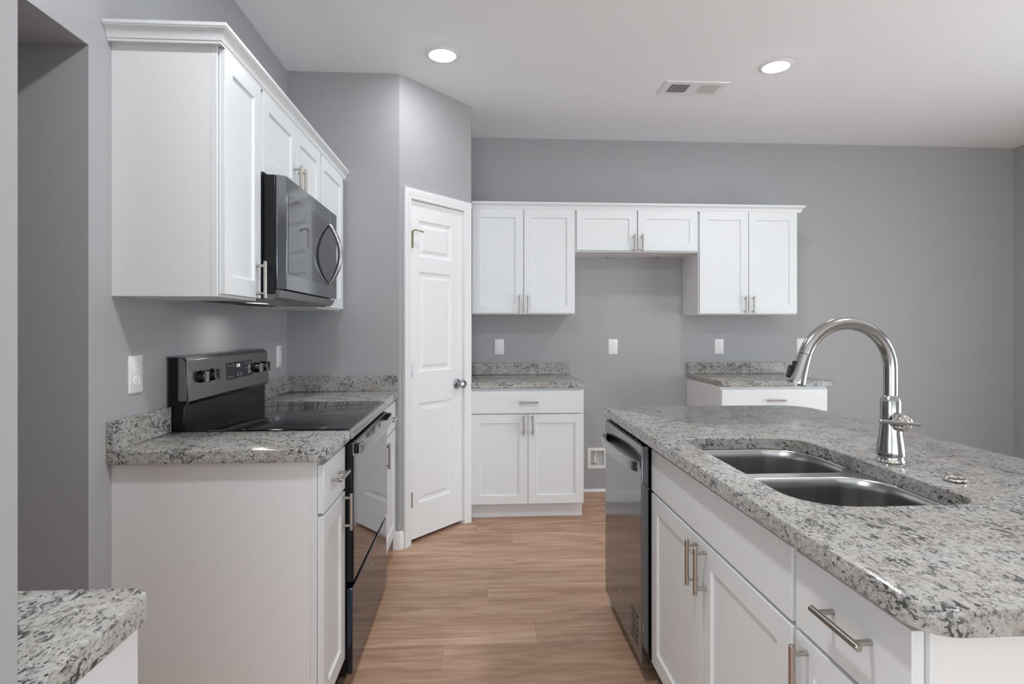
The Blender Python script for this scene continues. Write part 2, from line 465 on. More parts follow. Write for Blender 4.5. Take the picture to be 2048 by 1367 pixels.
# pantry door slab with three raised panels
def panel_door(x0, x1, z0, z1, panels, yf, th):
    bm = bmesh.new()
    px0, px1 = panels[0][0], panels[0][1]
    zs = [z0]
    for p in panels: zs += [p[2], p[3]]
    zs.append(z1)
    xs = [x0, px0, px1, x1]
    g = [[bm.verts.new((x, yf, z)) for z in zs] for x in xs]
    for i in range(3):
        for j in range(len(zs) - 1):
            q = (g[i][j], g[i + 1][j], g[i + 1][j + 1], g[i][j + 1])
            if i == 1 and j % 2 == 1:
                prev = list(q)
                a0, a1, b0, b1 = xs[1], xs[2], zs[j], zs[j + 1]
                for ins, dep in ((0.010, 0.009), (0.024, 0.010), (0.042, 0.002)):
                    cur = [bm.verts.new(c) for c in ((a0 + ins, yf + dep, b0 + ins), (a1 - ins, yf + dep, b0 + ins), (a1 - ins, yf + dep, b1 - ins), (a0 + ins, yf + dep, b1 - ins))]
                    for k in range(4):
                        bm.faces.new((prev[k], prev[(k + 1) % 4], cur[(k + 1) % 4], cur[k]))
                    prev = cur
                bm.faces.new(prev)
            else:
                bm.faces.new(q)
    back = [bm.verts.new(c) for c in ((x0, yf + th, z0), (x1, yf + th, z0), (x1, yf + th, z1), (x0, yf + th, z1))]
    bm.faces.new(back)
    m = len(zs)
    bm.faces.new([g[i][0] for i in range(4)] + [back[1], back[0]])
    bm.faces.new([g[i][m - 1] for i in range(4)] + [back[2], back[3]])
    bm.faces.new([g[0][j] for j in range(m)] + [back[3], back[0]])
    bm.faces.new([g[3][j] for j in range(m)] + [back[2], back[1]])
    return bm
bm = panel_door(DT0 + 0.008, DT1 - 0.008, 0.022, DTOP - 0.009, [(0.160, 0.440, 0.225, 0.822), (0.160, 0.440, 1.012, 1.612), (0.160, 0.440, 1.703, 1.920)], 0.008, 0.035)
door = structure(obj('door_1', bm, 'trim', smooth=False), 'narrow white three-panel pantry door, closed')
door.location = (PA.x, PA.y, 0); door.rotation_euler = (0, 0, PANG)
bm = bmesh.new()
lathe(bm, [(0, 0), (0.031, 0), (0.032, 0.004), (0.026, 0.010), (0.013, 0.013), (0.011, 0.026), (0.015, 0.032), (0.026, 0.042), (0.0285, 0.052), (0.025, 0.062), (0.013, 0.067), (0, 0.068)], 32, axis_mat((0.492, 0.008, 0.915), (0, -1, 0)))
tag(obj('door_knob', bm, 'satin', door), 'round satin nickel door knob')
for z in (0.262, 1.030):
    bm = bmesh.new()
    rod(bm, (0.0885, -0.006, z - 0.045), (0.0885, -0.006, z + 0.045), 0.0065, 12)
    box(bm, 0.0885, 0.100, 0.0055, 0.0085, z - 0.044, z + 0.044)
    obj('hinge', bm, 'satin', door)
bm = bmesh.new()
box(bm, 0.088, 0.104, -0.006, 0.008, 1.747, 1.845)
tube(bm, [(0.096, -0.004, 1.836), (0.096, -0.012, 1.848), (0.100, -0.020, 1.8515), (0.112, -0.024, 1.852), (0.150, -0.026, 1.850)], 0.0042, 10)
rod(bm, (0.146, -0.026, 1.8495), (0.164, -0.026, 1.846), 0.0055, 12)
tag(obj('swing_latch', bm, 'brass', door, 0.001), 'small brass-coloured swing latch near the top')

# baseboards
bm = bmesh.new()
bprof = [(0, 0), (0.014, 0), (0.014, 0.085), (0.008, 0.098), (0, 0.102)]
ux, uy = math.cos(PANG), math.sin(PANG)
sweep(bm, [(-0.485, 3.335), (-0.450, 3.335), (-0.450 + ux * 0.024, 3.335 + uy * 0.024)], bprof)
structure(obj('baseboard_pantry', bm, 'trim', bevel=0.0008), 'short white baseboard wrapping the corner beside the pantry door')
bm = bmesh.new()
sweep(bm, [(0.712, YB), (1.640, YB)], [(0, 0), (0.012, 0), (0.010, 0.012), (0.004, 0.018), (0, 0.019)])
structure(obj('baseboard_back', bm, 'trim'), 'thin white strip where the back wall meets the floor')
bm = bmesh.new(); sweep(bm, [(2.45, YB), (XR, YB), (XR, 2.5)], bprof)
structure(obj('baseboard_right', bm, 'trim'), 'white baseboard along the right wall')

# window frames of the openings behind and beside the viewer, the side one added for fill
def frame(name, axis, a0, a1, z0, z1, t0, t1, mull, label):
    bs = [(a0 + 0.002, a0 + 0.06, z0 + 0.002, z1 - 0.002), (a1 - 0.06, a1 - 0.002, z0 + 0.002, z1 - 0.002)]
    cuts = [a0 + 0.06] + [c for m_ in mull for c in (m_ - 0.035, m_ + 0.035)] + [a1 - 0.06]
    for c0, c1 in zip(cuts[::2], cuts[1::2]): bs += [(c0, c1, z0 + 0.002, z0 + 0.06), (c0, c1, z1 - 0.06, z1 - 0.002)]
    for m_ in mull: bs.append((m_ - 0.035, m_ + 0.035, z0 + 0.002, z1 - 0.002))
    if axis == 'y': bb = [(t0, t1, b[0], b[1], b[2], b[3]) for b in bs]
    else: bb = [(b[0], b[1], t0, t1, b[2], b[3]) for b in bs]
    structure(bobj(name, bb, 'trim'), label)
frame('window_1', 'y', 0.1, 2.4, 0.03, 2.15, XR + 0.02, XR + 0.08, [1.25], 'white framed patio door in the right wall')
frame('window_2', 'x', -1.3, 3.3, 0.35, 2.35, YR - 0.08, YR - 0.02, [0.2, 1.8], 'white framed window behind the viewer')
frame('added_window', 'y', -3.6, -1.0, 0.4, 2.2, -2.25, -2.19, [-2.3], 'white framed side window added behind the viewer for fill light')  # made-up opening that goes with the side fill light

# ------------------------------------------------------------------ cabinets
DT = 0.019      # door thickness
def shaker_bm(x0, x1, z0, z1, rail=0.057, yf=-0.0205):
    bm = bmesh.new()
    o4 = lambda i, y: [(x0 + i, y, z0 + i), (x1 - i, y, z0 + i), (x1 - i, y, z1 - i), (x0 + i, y, z1 - i)]
    loops = [o4(0, yf + DT), o4(0, yf), o4(rail, yf), o4(rail + 0.003, yf + 0.008)]
    loft(bm, loops, True, True)
    return bm
def bar_handle(parent, kind, a, b, yf=-0.0205, length=0.128, mat='nickel', r=0.006):
    bm = bmesh.new(); yb = yf - 0.030; h = length / 2; q = 0.048
    if kind == 'v':
        rod(bm, (a, yb, b - h), (a, yb, b + h), r, 18)
        for s in (-q, q): rod(bm, (a, yf + 0.0005, b + s), (a, yb, b + s), r * 0.82, 14, 0.0004)
    else:
        rod(bm, (a - h, yb, b), (a + h, yb, b), r, 18)
        for s in (-q, q): rod(bm, (a + s, yf + 0.0005, b), (a + s, yb, b), r * 0.82, 14, 0.0004)
    return obj('handle', bm, mat, parent)
def cabinet(name, label, cat, loc, rz, w_, d, h, doors=(), drawers=(), toe=0.0, group=None, overtoe=0.075):
    t = thing(name, label, cat, loc, rz, group)
    g = 0.0008
    bs = [(g, w_ - g, 0.019, d, toe, h)]
    if toe: bs.append((g + 0.001, w_ - g - 0.001, overtoe, d, 0.0, toe))
    bobj('body', bs, 'cabside', t, 0.0006)
    bm = bmesh.new(); box(bm, 0, w_, 0, 0.0188, toe, h)
    obj('face_frame', bm, 'cab', t, 0.0008)
    if toe:
        bobj('toe_kick', [(0.0, w_, overtoe - 0.006, overtoe, 0.0, toe)], 'cab', t)
    for (x0, x1, z0, z1, hd) in doors:
        o = obj('door', shaker_bm(x0, x1, z0, z1), 'cab', t, 0.0012)
        if hd: bar_handle(o, *hd)
    for (x0, x1, z0, z1, hd) in drawers:
        o = bobj('drawer_front' if hd else 'false_front', [(x0, x1, -0.0205, -0.0015, z0, z1)], 'cab', t, 0.0015)
        if hd: bar_handle(o, *hd)
    return t
# back wall ---------------------------------------------------------------
YU, YF = YB - 0.315, YB - 0.625
X0 = -0.0425
GU = 'white upper cabinets on the back wall'
def pair(w_, z0, z1, hz, g0=0.003, gm=0.0025, zoff=0.045):
    c = w_ / 2
    return [(g0, c - gm, z0, z1, ('v', c - 0.030, hz)), (c + gm, w_ - g0, z0, z1, ('v', c + 0.030, hz))]
cabinet('upper_cabinet', 'tall white two-door wall cabinet next to the pantry door, over the left back counter', 'cabinet', (X0, YU, 1.372), 0, 0.7445, 0.315, 0.752,
        doors=pair(0.7445, 0.008, 0.748, 0.071), group=GU)
mc = cabinet('upper_cabinet', 'short white two-door wall cabinet bridging the two taller ones over the empty gap', 'cabinet', (X0 + 0.7455, YU, 1.824), 0, 0.908, 0.315, 0.300,
        doors=pair(0.908, 0.010, 0.296, 0.062, g0=0.010, gm=0.004), group=GU)
for x in (0.31, 0.70):
    bm = bmesh.new(); lathe(bm, [(0, 0), (0.006, 0), (0.006, -0.004), (0, -0.006)], 12, Matrix.Translation((x, 0.300, 0)))
    tag(obj('mounting_screw', bm, 'darkslot', mc), 'small dark screw under the cabinet')
cabinet('upper_cabinet', 'tall white two-door wall cabinet at the right end of the back row', 'cabinet', (X0 + 1.6545, YU, 1.372), 0, 0.745, 0.315, 0.752,
        doors=pair(0.745, 0.008, 0.748, 0.071, g0=0.006), group=GU)
GB = 'white base cabinets on the back wall'
def base_pair(w_, hz=0.635):
    c = w_ / 2
    return [(0.003, c - 0.0015, 0.112, 0.702, ('v', c - 0.030, hz)), (c + 0.0015, w_ - 0.004, 0.112, 0.702, ('v', c + 0.030, hz))]
cabinet('base_cabinet', 'white base cabinet with a drawer over two doors, beside the pantry door', 'cabinet', (X0, YF, 0), 0, 0.752, 0.625, ZB,
        doors=base_pair(0.752), drawers=[(0.003, 0.748, 0.710, 0.857, ('h', 0.378, 0.784))], toe=0.105, group=GB)
cabinet('base_cabinet', 'white base cabinet under the right back counter, partly hidden behind the island', 'cabinet', (1.644, YF, 0), 0, 0.746, 0.625, ZB,
        doors=base_pair(0.746), drawers=[(0.004, 0.742, 0.710, 0.857, ('h', 0.374, 0.784))], toe=0.105, group=GB)
# left wall (fronts face +X): local x runs along +Y
XUF, XBF = -0.780, -0.487
H90 = PI / 2
GL = 'white upper cabinets around the microwave'
cabinet('upper_cabinet', 'narrow white wall cabinet nearest the viewer, its whole side panel showing', 'cabinet', (XUF, 1.767, 1.372), H90, 0.305, 0.305, 0.752,
        doors=[(0.008, 0.294, 0.008, 0.748, ('v', 0.252, 0.071))], group=GL)
cabinet('upper_cabinet', 'short white two-door wall cabinet directly above the microwave', 'cabinet', (XUF, 2.0735, 1.824), H90, 0.762, 0.305, 0.300,
        doors=pair(0.762, 0.008, 0.296, 0.062, g0=0.010), group=GL)
cabinet('upper_cabinet', 'white wall cabinet beyond the microwave against the pantry wall', 'cabinet', (XUF, 2.837, 1.372), H90, 0.463, 0.305, 0.752,
        doors=[(0.010, 0.455, 0.008, 0.748, ('v', 0.040, 0.071))], group=GL)
GLB = 'white base cabinets beside the range'
cabinet('base_cabinet', 'narrow white base cabinet in front of the range with a large plain side panel', 'cabinet', (XBF, 1.767, 0), H90, 0.290, 0.598, ZB,
        doors=[(0.006, 0.284, 0.112, 0.702, ('v', 0.250, 0.640))], drawers=[(0.006, 0.284, 0.712, 0.860, ('h', 0.150, 0.790))], toe=0.105, group=GLB)
cabinet('base_cabinet', 'white base cabinet beyond the range next to the pantry corner', 'cabinet', (XBF, 2.832, 0), H90, 0.470, 0.598, ZB,
        doors=[(0.008, 0.462, 0.112, 0.702, ('v', 0.040, 0.640))], drawers=[(0.008, 0.462, 0.712, 0.860, ('h', 0.235, 0.790))], toe=0.105, group=GLB)
cabinet('base_cabinet', 'white base cabinet under the granite corner at the lower left of the view', 'cabinet', (XBF, 0.600, 0), H90, 0.222, 0.598, ZB,
        doors=[(0.004, 0.218, 0.112, 0.866, None)], toe=0.105)
# island (fronts face -X): local x runs along -Y
XIF = 0.634
cabinet('base_cabinet', 'white island sink cabinet with a wide blank front over two doors', 'cabinet', (XIF, 1.994, 0), -H90, 0.916, 0.600, 0.650,
        doors=[(0.006, 0.455, 0.098, 0.696, ('v', 0.428, 0.625)), (0.459, 0.910, 0.098, 0.696, ('v', 0.489, 0.625))], toe=0.105, group='white island cabinets')
tsink = bpy.data.objects['base_cabinet.005'] if 'base_cabinet.005' in bpy.data.objects else None
cabinet('base_cabinet', 'white island cabinet with one drawer and one door at the near corner', 'cabinet', (XIF, 1.0765, 0), -H90, 0.3095, 0.600, ZB,
        doors=[(0.006, 0.302, 0.098, 0.696, ('v', 0.045, 0.625))], drawers=[(0.006, 0.302, 0.705, 0.850, ('h', 0.170, 0.788))], toe=0.105, group='white island cabinets')
# the sink cabinet's upper part is an open apron, so the bowls hang free inside it
if tsink:
    for ch in tsink.children:
        if ch.name.startswith('face_frame'):
            bm = bmesh.new(); box(bm, 0, 0.916, 0, 0.0188, 0.105, 0.650)
            box(bm, 0, 0.916, 0, 0.0188, 0.6502, ZB)
            box(bm, 0.0, 0.016, 0.0188, 0.60, 0.6502, ZB); box(bm, 0.900, 0.916, 0.0188, 0.60, 0.6502, ZB)
            bm.to_mesh(ch.data); bm.free()
    o = bobj('false_front', [(0.006, 0.910, -0.0205, -0.0015, 0.705, 0.850)], 'cab', tsink, 0.0015)
# island end and back panels
t = bobj('island_panel', [(0.604, 1.255, 2.588, 2.602, 0.0, ZB)], 'cabside', None, 0.0008)
tag(t, 'thin white end panel at the far end of the island behind the dishwasher', 'panel')
t = bobj('island_panel', [(1.237, 1.255, 0.768, 2.587, 0.0, ZB)], 'cabside', None, 0.0008)
tag(t, 'long white back panel of the island under the overhang', 'panel')

# crown mouldings
cprof = [(-0.012, 2.1250), (0.0245, 2.1180), (0.026, 2.126), (0.030, 2.128), (0.031, 2.135), (0.035, 2.145), (0.044, 2.153), (0.052, 2.157), (0.053, 2.160), (0.056, 2.161), (0.056, 2.171), (-0.012, 2.171)]
cprof = [(a if a < 0 else a * 0.82, b) for a, b in cprof]
cprof[0] = (0.0, 2.1245); cprof[1] = (0.021, 2.1195); cprof[-1] = (0.0, 2.171)
bm = bmesh.new()
sweep(bm, [(X0 + 0.001, YU), (X0 + 2.3995, YU), (X0 + 2.3995, YB - 0.001)], cprof)
tag(obj('crown_molding', bm, 'cab'), 'white stepped crown moulding along the top of the back wall cabinets', 'molding')
bm = bmesh.new()
sweep(bm, [(XL + 0.001, 1.767), (XUF, 1.767), (XUF, 3.334)], cprof)
tag(obj('crown_molding', bm, 'cab'), 'white stepped crown moulding along the cabinets above the range', 'molding')

# ------------------------------------------------------------------ granite counters
def counter(label, args, splashes, **kw):
    x0, x1, y0, y1, rad = args
    ox, oy = x0, y0
    bm = bmesh.new()
    hole = kw.get('hole')
    slab(bm, x0 - ox, x1 - ox, y0 - oy, y1 - oy, ZB + 0.0005, ZC, rad, 0.004, (hole[0] - ox, hole[1] - ox, hole[2] - oy, hole[3] - oy, hole[4]) if hole else None)
    o = obj('countertop', bm, 'granite', loc=(ox, oy, 0))
    tag(o, label, 'countertop', kw.get('group'))
    for b in splashes:
        bobj('backsplash', [(b[0] - ox, b[1] - ox, b[2] - oy, b[3] - oy, ZC + 0.0003, 1.002)], 'granite', o, 0.0015)
    return o
counter('speckled grey granite counter in front of the range with a low splash on the wall', (XL, -0.452, 1.744, 2.064, (0.004, 0.045, 0.004, 0.004)), [(XL, XL + 0.021, 1.744, 2.062)])
counter('speckled granite counter between the range and the pantry wall, splash on two sides', (XL, -0.455, 2.834, 3.334, (0.004, 0.004, 0.004, 0.004)), [(XL, XL + 0.021, 2.836, 3.334), (XL + 0.0215, -0.457, 3.313, 3.334)])
counter('granite counter with a rounded corner at the lower left, beside the wall end', (XL, -0.452, 0.594, 0.838, (0.004, 0.004, 0.035, 0.004)), [])
counter('granite counter on the left back base cabinet next to the pantry door', (X0 + 0.001, 0.716, YB - 0.652, YB, (0.003, 0.015, 0.003, 0.003)), [(X0 + 0.001, 0.710, YB - 0.021, YB - 0.0005)])
counter('granite counter on the right back base cabinet behind the faucet', (1.642, 2.432, YB - 0.652, YB, (0.015, 0.015, 0.003, 0.003)), [(1.645, 2.430, YB - 0.021, YB - 0.0005)])
SX0, SX1, SY0, SY1 = 0.671, 1.061, 1.125, 1.848
SR = (0.115, 0.075, 0.125, 0.045)
island = counter('large granite island top with a double sink cut into it', (0.578, 1.516, 0.704, 2.607, (0.055, 0.055, 0.125, 0.020)), [], hole=(SX0, SX1, SY0, SY1, SR))

# ------------------------------------------------------------------ sink
YD0, YD1 = 1.487, 1.533
def sink_bowl(bm, x0, x1, y0, y1, rad, depth, ztop, zfl):
    lp = lambda ins, z: [(p[0], p[1], z) for p in rrect(x0, x1, y0, y1, rad, ins, 12)]
    loops = [lp(0, ztop), lp(0.002, ztop - 0.0015), lp(0.004, ztop - 0.006), lp(0.0055, ztop - 0.03), lp(0.0075, ztop - 0.07), lp(0.0095, ztop - 0.11)]
    loops += [lp(0.0120, zfl + 0.045), lp(0.015, zfl + 0.025), lp(0.021, zfl + 0.011), lp(0.032, zfl + 0.004), lp(0.055, zfl)]
    return loops
st = thing('kitchen_sink', 'stainless steel undermount double-bowl sink set in the island granite', 'sink', ((SX0 + SX1) / 2, (SY0 + SY1) / 2, 0.66))
IS = Matrix.Translation(-Vector(st.location))
def sobj(name, bm, mat, parent=st, **kw):
    bmesh.ops.transform(bm, matrix=Matrix.Translation(-Vector(st.location)), verts=bm.verts[:])
    return obj(name, bm, mat, parent, **kw)
ZR = 0.8802
bx0, bx1 = SX0 - 0.004, SX1 + 0.004
far = (bx0, bx1, YD1, SY1 + 0.004, (0.055, 0.085, 0.129, 0.049))
near = (bx0, bx1, SY0 - 0.004, YD0, (0.119, 0.079, 0.11, 0.06))
for nm, g_ in (('bowl', far), ('bowl', near)):
    bm = bmesh.new()
    zt = ZR
    lp = sink_bowl(bm, g_[0], g_[1], g_[2], g_[3], g_[4], 0.2, zt - 0.004, 0.675)
    loft(bm, lp, False, True)
    # outer skin so that the bowl has thickness
    outer = [[(p[0], p[1], zt - 0.006) for p in rrect(g_[0], g_[1], g_[2], g_[3], g_[4], -0.0015, 12)], [(p[0], p[1], 0.672) for p in rrect(g_[0], g_[1], g_[2], g_[3], g_[4], 0.010, 12)]]
    loft(bm, outer, False, True)
    b_ = sobj(nm, bm, 'sink')
    cx, cy = (g_[0] + g_[1]) / 2 + 0.03, (g_[2] + g_[3]) / 2
    bm = bmesh.new(); lathe(bm, [(0.0, 0.6765), (0.020, 0.6765), (0.030, 0.680), (0.044, 0.6785), (0.046, 0.6755)], 32, Matrix.Translation((cx, cy, 0)))
    sobj('drain', bm, 'chrome', b_)
# rim and divider deck
bm = bmesh.new()
def ring(bm, outer, inners, z):
    edges = []
    for lp in [outer] + inners:
        vs = [bm.verts.new((p[0], p[1], z)) for p in lp]
        for k in range(len(vs)): edges.append(bm.edges.new((vs[k], vs[(k + 1) % len(vs)])))
    bmesh.ops.triangle_fill(bm, use_beauty=True, use_dissolve=False, edges=edges)
outl = rrect(SX0 - 0.022, SX1 + 0.022, SY0 - 0.022, SY1 + 0.022, (0.13, 0.09, 0.14, 0.06), 0, 12)
ring(bm, outl, [rrect(far[0], far[1], far[2], far[3], far[4], 0, 12), rrect(near[0], near[1], near[2], near[3], near[4], 0, 12)], ZR - 0.004)
sobj('rim', bm, 'sink')

# ------------------------------------------------------------------ faucet
FX, FY = 1.125, 1.497
ft = thing('kitchen_faucet', 'brushed nickel gooseneck faucet with pull-down spray head standing behind the sink', 'faucet', (FX, FY, ZC))
bm = bmesh.new()
lathe(bm, [(0, 0.0003), (0.0345, 0.0003), (0.035, 0.002), (0.0335, 0.006), (0.0315, 0.010), (0.0315, 0.016)], 48)
tag(obj('base_ring', bm, 'chrome', ft), 'polished base ring')
bm = bmesh.new()
lathe(bm, [(0.030, 0.016), (0.0345, 0.0165), (0.0350, 0.019), (0.0338, 0.032), (0.0308, 0.055), (0.0275, 0.078), (0.0253, 0.100), (0.0248, 0.120), (0.0248, 0.165), (0.0238, 0.168), (0.0190, 0.178), (0.0175, 0.180), (0.016, 0.180)], 48)
obj('body', bm, 'faucet', ft)
RA = 0.124; ZCt = 1.163 - ZC + 0.003; AEND = math.radians(161)
bm = bmesh.new()
pts = [(0, 0, 0.178), (0, 0, 0.200), (0, 0, 0.225)]
for k in range(33):
    a = AEND * k / 32
    pts.append((-RA + RA * math.cos(a), 0, ZCt + RA * math.sin(a)))
tube(bm, pts, 0.0172, 32)
obj('spout', bm, 'faucet', ft)
pe = Vector(pts[-1]); td = Vector((-math.sin(AEND), 0, math.cos(AEND)))
bm = bmesh.new()
lathe(bm, [(0.0165, 0.000), (0.0165, 0.0012)], 32, axis_mat(pe, td))
obj('seam_ring', bm, 'darkslot', ft)
bm = bmesh.new()
lathe(bm, [(0.0100, 0.0013), (0.0174, 0.0013), (0.0180, 0.010), (0.0200, 0.035), (0.0232, 0.060), (0.0262, 0.080), (0.0258, 0.083), (0.022, 0.084), (0.0215, 0.081), (0, 0.081)], 40, axis_mat(pe, td))
sh = obj('spray_head', bm, 'faucet', ft)
bm = bmesh.new()
sd = Vector((-td.z, 0, td.x))  # outward side of the head (towards -X)
if sd.x > 0: sd = -sd
def along(a, s, y): return pe + td * a + sd * s + Vector((0, y, 0))
for (a0, a1, s0, s1, hy) in ((0.040, 0.074, 0.018, 0.0315, 0.008), (0.026, 0.044, 0.015, 0.025, 0.007)):
    c = [along(a, s, y) for a in (a0, a1) for s in (s0, s1 if a == a0 else s1 - 0.003) for y in (-hy, hy)]
    vs = [bm.verts.new(p) for p in c]
    for f in ((0, 1, 3, 2), (4, 6, 7, 5), (0, 4, 5, 1), (2, 3, 7, 6), (0, 2, 6, 4), (1, 5, 7, 3)): bm.faces.new([vs[i] for i in f])
tag(obj('spray_button', bm, 'blackplastic', sh, 0.002), 'black spray button')
bm = bmesh.new()
lathe(bm, [(0, 0), (0.0195, 0.0), (0.0205, 0.003), (0.0205, 0.020), (0.023, 0.024), (0.0245, 0.030), (0.0240, 0.040), (0.020, 0.049), (0.012, 0.056), (0, 0.058)], 36, axis_mat((0.002, -0.010, 0.113), (-0.08, -1, 0)))
vb = obj('valve_dome', bm, 'chrome', ft)
bm = bmesh.new()
rod(bm, (-0.090, -0.080, 0.124), (0.019, -0.080, 0.113), 0.0052, 20)
rod(bm, (-0.006, -0.060, 0.115), (-0.014, -0.082, 0.117), 0.007, 16)
obj('lever', bm, 'faucet', vb)
bm = bmesh.new()
cir = [(0.020 * math.cos(a), 0.020 * math.sin(a), ZC + 0.0045) for a in [2 * PI * k / 40 for k in range(41)]]
tube(bm, cir, 0.0036, 12, caps=False)
bmesh.ops.remove_doubles(bm, verts=bm.verts[:], dist=1e-5)
lathe(bm, [(0.0, ZC + 0.0008), (0.019, ZC + 0.0008), (0.0205, ZC + 0.0012)], 40)
o = obj('hole_cover', bm, 'chrome', loc=(1.133, 1.296, 0))
tag(o, 'small chrome ring lying on the island granite to the right of the faucet', 'ring')

# ------------------------------------------------------------------ range
RW = 0.762
rg = thing('electric_range', 'freestanding black and stainless electric range between the left counters', 'range', (-0.444, 2.067, 0), H90)
bobj('body', [(0, RW, 0.022, 0.634, 0.035, 0.900), (0.02, RW - 0.02, 0.06, 0.60, 0.0, 0.035)], 'blackmatte', rg, 0.002)
bm = bmesh.new(); slab(bm, -0.002, RW + 0.003, 0.012, 0.585, 0.9015, 0.919, 0.012, 0.003)
ck = obj('cooktop', bm, 'cooktop', rg)
for (x, y, r) in ((0.20, 0.15, 0.115), (0.56, 0.15, 0.09), (0.20, 0.42, 0.08), (0.56, 0.42, 0.105)):
    bm = bmesh.new(); lathe(bm, [(r - 0.0012, 0.9192), (r, 0.9194), (r + 0.0012, 0.9192)], 48, Matrix.Translation((x, y, 0)))
    obj('burner_ring', bm, 'darkslot', ck)
bm = bmesh.new()
prism(bm, [(0.0125, 0.9150), (0.0060, 0.9135), (-0.004, 0.902), (-0.006, 0.890), (0.002, 0.882), (0.0125, 0.882)], -0.001, RW + 0.001, 'x')
obj('front_trim', bm, 'handlesteel', rg)
# oven door: steel frame, big reflective glass, vent slots
od = thing('oven_door', None, None); od.parent = rg
bobj('door_slab', [(0.0, RW, 0.0, 0.0215, 0.372, 0.868)], 'blackmatte', od, 0.003)
gl = bobj('window_glass', [(0.006, RW - 0.006, -0.004, 0.0, 0.376, 0.820)], 'ovenglass', od, 0.0015)
vb_ = bobj('vent_band', [(0.0, RW, -0.0042, 0.0, 0.8205, 0.867)], 'handlesteel', od, 0.0012)
for (xa, xb) in ((0.120, 0.165), (0.230, 0.325), (0.345, 0.425), (0.520, 0.560)):
    for zr in (0.832, 0.8425, 0.853):
        if xb - xa < 0.06 and zr > 0.85: continue
        bobj('vent_slot', [(xa, xb, -0.0048, -0.0040, zr - 0.0028, zr + 0.0028)], 'darkslot', vb_)
def strap(x0, x1, zc, hz, bow, th, yb, n=28):
    bm = bmesh.new(); rows = []
    for k in range(n + 1):
        t = k / n; x = x0 + (x1 - x0) * t
        s = math.sin(PI * t) ** 0.5 if 0 < t < 1 else 0.0
        y = yb - bow * s
        hh = hz * (0.86 + 0.14 * s)
        rows.append([bm.verts.new(c) for c in ((x, y, zc - hh), (x, y - th * 0.7, zc - hh * 0.9), (x, y - th, zc), (x, y - th * 0.7, zc + hh * 0.9), (x, y, zc + hh), (x, y + th * 0.25, zc))])
    for a, b in zip(rows, rows[1:]):
        for k in range(6): bm.faces.new((a[k], a[(k + 1) % 6], b[(k + 1) % 6], b[k]))
    bm.faces.new(rows[0]); bm.faces.new(rows[-1][::-1])
    return bm
hd_ = obj('handle', strap(0.004, RW - 0.006, 0.845, 0.020, 0.022, 0.008, -0.020), 'handlesteel', od)
bobj('handle_end', [(0.004, 0.030, -0.024, -0.004, 0.829, 0.863)], 'blackplastic', od, 0.002)
bobj('handle_end', [(RW - 0.032, RW - 0.006, -0.024, -0.004, 0.829, 0.863)], 'blackplastic', od, 0.002)
bobj('storage_drawer', [(0.0, RW, 0.000, 0.0215, 0.045, 0.352)], 'drawersteel', rg, 0.003)
bm = bmesh.new(); lathe(bm, [(0, 0), (0.010, 0), (0.010, 0.0012), (0, 0.0014)], 24, axis_mat((RW / 2, 0.0, 0.278), (0, -1, 0)))
obj('badge', bm, 'handlesteel', rg)
text_mesh('door_lettering', 'CLEAN', 0.012, 'legend', od, face_mat(0.60, -0.0046, 0.77))
# backguard
bg = thing('backguard', None, None); bg.parent = rg
bobj('riser', [(0.0, RW, 0.578, 0.634, 0.900, 1.010)], 'blackmatte', bg, 0.006)
bm = bmesh.new(); prism(bm, [(0.634, 0.995), (0.634, 1.172), (0.588, 1.172), (0.575, 1.160), (0.566, 1.020), (0.572, 1.010)], 0.002, RW - 0.002, 'x')
obj('housing', bm, 'blackplastic', bg, 0.002)
bm = bmesh.new()
fp = [(0.586, 1.176), (0.640, 1.177), (0.640, 1.1725), (0.590, 1.1722), (0.5765, 1.160), (0.5675, 1.020), (0.5745, 1.008), (0.5705, 1.006), (0.5610, 1.020), (0.5700, 1.162)]
prism(bm, fp, -0.001, RW + 0.001, 'x')
# folded steel ends
box(bm, -0.001, 0.0018, 0.571, 0.600, 1.020, 1.172)
obj('control_panel', bm, 'rangesteel', bg, 0.001)
def on_panel(z): return 0.5700 + (1.162 - z) / (1.162 - 1.020) * (0.5610 - 0.5700)
lean = math.atan2(0.009, 0.142)
def kn(x, z):
    y = on_panel(z)
    Mx = axis_mat((x, y, z), (0, -1, 0.06))
    bm = bmesh.new(); lathe(bm, [(0, 0), (0.0235, 0), (0.0240, 0.004), (0.0215, 0.008), (0.0205, 0.018), (0.019, 0.020), (0, 0.020)], 32, Mx)
    k = obj('knob', bm, 'blackplastic', bg)
    bm = bmesh.new(); box(bm, x - 0.0065, x + 0.0065, y - 0.032, y - 0.018, z - 0.021, z + 0.021)
    obj('grip', bm, 'blackplastic', k, 0.002)
    bm = bmesh.new(); box(bm, x - 0.0068, x - 0.0045, y - 0.0326, y - 0.0195, z - 0.019, z + 0.019)
    obj('pointer', bm, 'handlesteel', k)
for x, z in ((0.088, 1.100), (0.172, 1.100), (0.612, 1.096), (0.700, 1.096)): kn(x, z)
